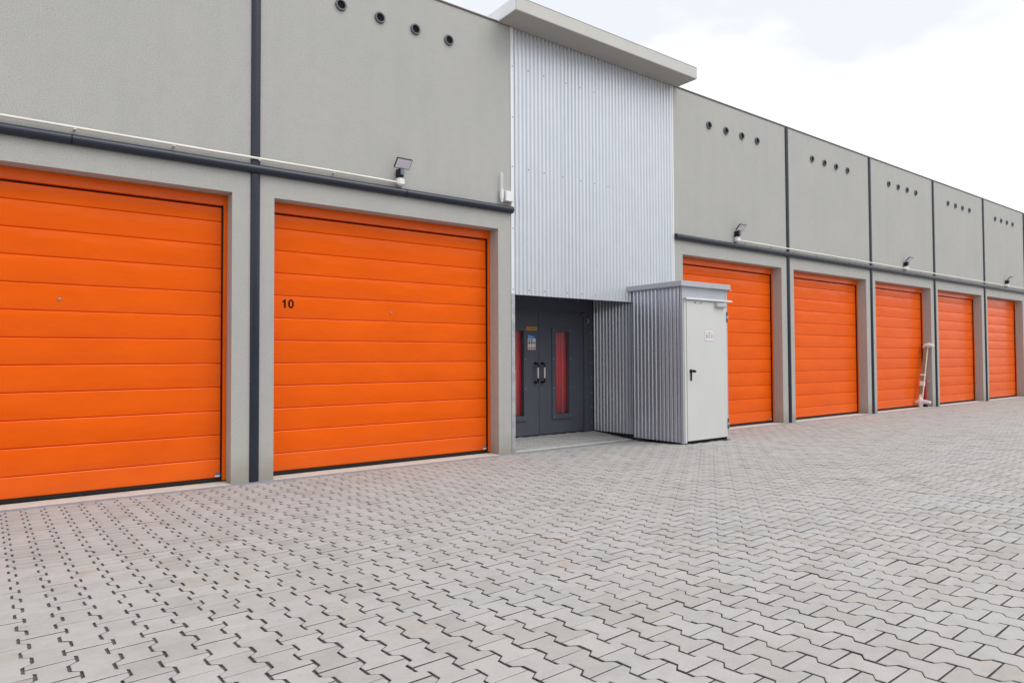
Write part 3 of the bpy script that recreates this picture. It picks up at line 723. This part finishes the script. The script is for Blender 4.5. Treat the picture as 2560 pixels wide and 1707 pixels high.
an = tag(empty('antenna', (6.19, 0, 3.985)), 'white twin-rod wireless antenna on the wall beside the corrugated front', 'antenna')
O = (6.19, 0, 3.985)
MB(O).tube([(6.19, -0.05, 3.985), (6.19, -0.05, 4.03), (6.19, -0.05, 4.032), (6.19, -0.05, 4.155), (6.19, -0.05, 4.18)], [0.022, 0.026, 0.03, 0.031, 0.03], 16).box(6.18, 6.2, -0.03, -0.001, 4.06, 4.11).build('body', M_whpl, an, 40)
for dx in (-0.014, 0.016):
    MB(O).tube([(6.19+dx, -0.05, 4.175), (6.19+dx, -0.05, 4.455)], 0.0075, 8).build('rod', M_whpl, an, 40)
jb = tag(empty('electric_box', (6.30, 0, 4.0)), 'small white electrical box beside the antenna, with bare wires hanging below', 'box')
O = (6.30, 0, 4.0)
MB(O).box(6.245, 6.398, -0.085, -0.013, 4.002, 4.172, 0.006).build('casing', M_whpl, jb)
MB(O).box(6.25, 6.393, -0.0915, -0.0855, 4.007, 4.167, 0.004).build('lid', M_whpl, jb)
MB(O).tube([(6.345, -0.05, 4.003), (6.345, -0.055, 3.975), (6.36, -0.06, 3.955)], 0.006, 6).tube([(6.37, -0.05, 4.003), (6.375, -0.05, 3.97), (6.365, -0.05, 3.93)], 0.006, 6).build('wire', M_orp, jb, 40)

# ------------------------------------------------------------------ leaning package and red tube by the third right-hand door
PKO = (21.5, 0.10, 0.0)
pk = tag(empty('package', PKO), 'tall narrow brown package with white wrapped ends leaning against the door jamb', 'package')
base, topp = Vector((21.52, 0.10, 0.14)), Vector((21.99, 0.10, 1.80))
ax = (topp-base).normalized(); side = Vector((0, 1, 0)).cross(ax).normalized(); dep = Vector((0, 1, 0))
def slab(m, a, b, w_, d_, oy=0.0, ox=0.0):
    cs = []
    for p in (a, b):
        for dd in (-d_, d_):
            for ww in (-w_, w_): cs.append(p+side*(ww+ox)+dep*(dd+oy))
    return m.hexa(cs)
m = slab(MB(PKO), base, topp, 0.036, 0.046); m.build('carton', M_card_shade, pk)
m = slab(MB(PKO), base, topp, 0.037, 0.004, -0.052); m.build('lit_face', M_card_lit, pk)  # thin front skin carrying the lighter, lit tone of the carton
m = slab(MB(PKO), base+ax*0.52, base+ax*0.66, 0.003, 0.052, 0.0, -0.041); slab(m, base+ax*0.52, base+ax*0.66, 0.040, 0.003, -0.0605); m.build('shipping_label', M_pwhite, pk)
m = slab(MB(PKO), base+ax*0.83, base+ax*0.88, 0.041, 0.058); m.build('tape_band', M_foam, pk)
m = MB(PKO)
m.tube([topp-ax*0.03+dep*0.06, topp+ax*0.04+dep*0.03, topp+ax*0.055-dep*0.06, topp+ax*0.03-dep*0.17, topp+ax*0.0-dep*0.21], [0.045, 0.066, 0.072, 0.058, 0.032], 7)
m.build('top_wrapping', M_foam, pk, 25)
m = MB(PKO)
m.tube([Vector((21.51, 0.235, 0.17)), Vector((21.51, 0.16, 0.185)), Vector((21.51, 0.10, 0.19)), Vector((21.51, -0.06, 0.185)), Vector((21.51, -0.16, 0.17)), Vector((21.51, -0.19, 0.165))], [0.028, 0.05, 0.066, 0.058, 0.05, 0.03], 7)
m.tube([Vector((21.49, 0.07, 0.012)), Vector((21.49, 0.07, 0.06)), Vector((21.50, 0.08, 0.16)), base+ax*0.10, base+ax*0.22, base+ax*0.26], [0.042, 0.054, 0.072, 0.066, 0.054, 0.044], 7)
m.build('bottom_wrapping', M_foam, pk, 25)
RO = (21.93, 0.12, 0.01)
rtb = tag(empty('red_tube', RO), 'dark red tube standing behind the leaning package at the jamb', 'tube')
MB(RO).tube([(21.925, 0.12, 0.10), (21.955, 0.12, 0.80), (21.956, 0.12, 0.83)], [0.040, 0.040, 0.028], 14).build('body', M_tube, rtb, 40)
MB(RO).tube([(21.92, 0.12, 0.010), (21.92, 0.12, 0.05), (21.925, 0.12, 0.0995)], [0.062, 0.060, 0.043], 14).build('foot', M_blk, rtb, 40)
MB(RO).tube([(21.955, 0.085, 0.775), (21.955, 0.02, 0.78)], 0.016, 8).build('valve', M_pink, rtb, 40)
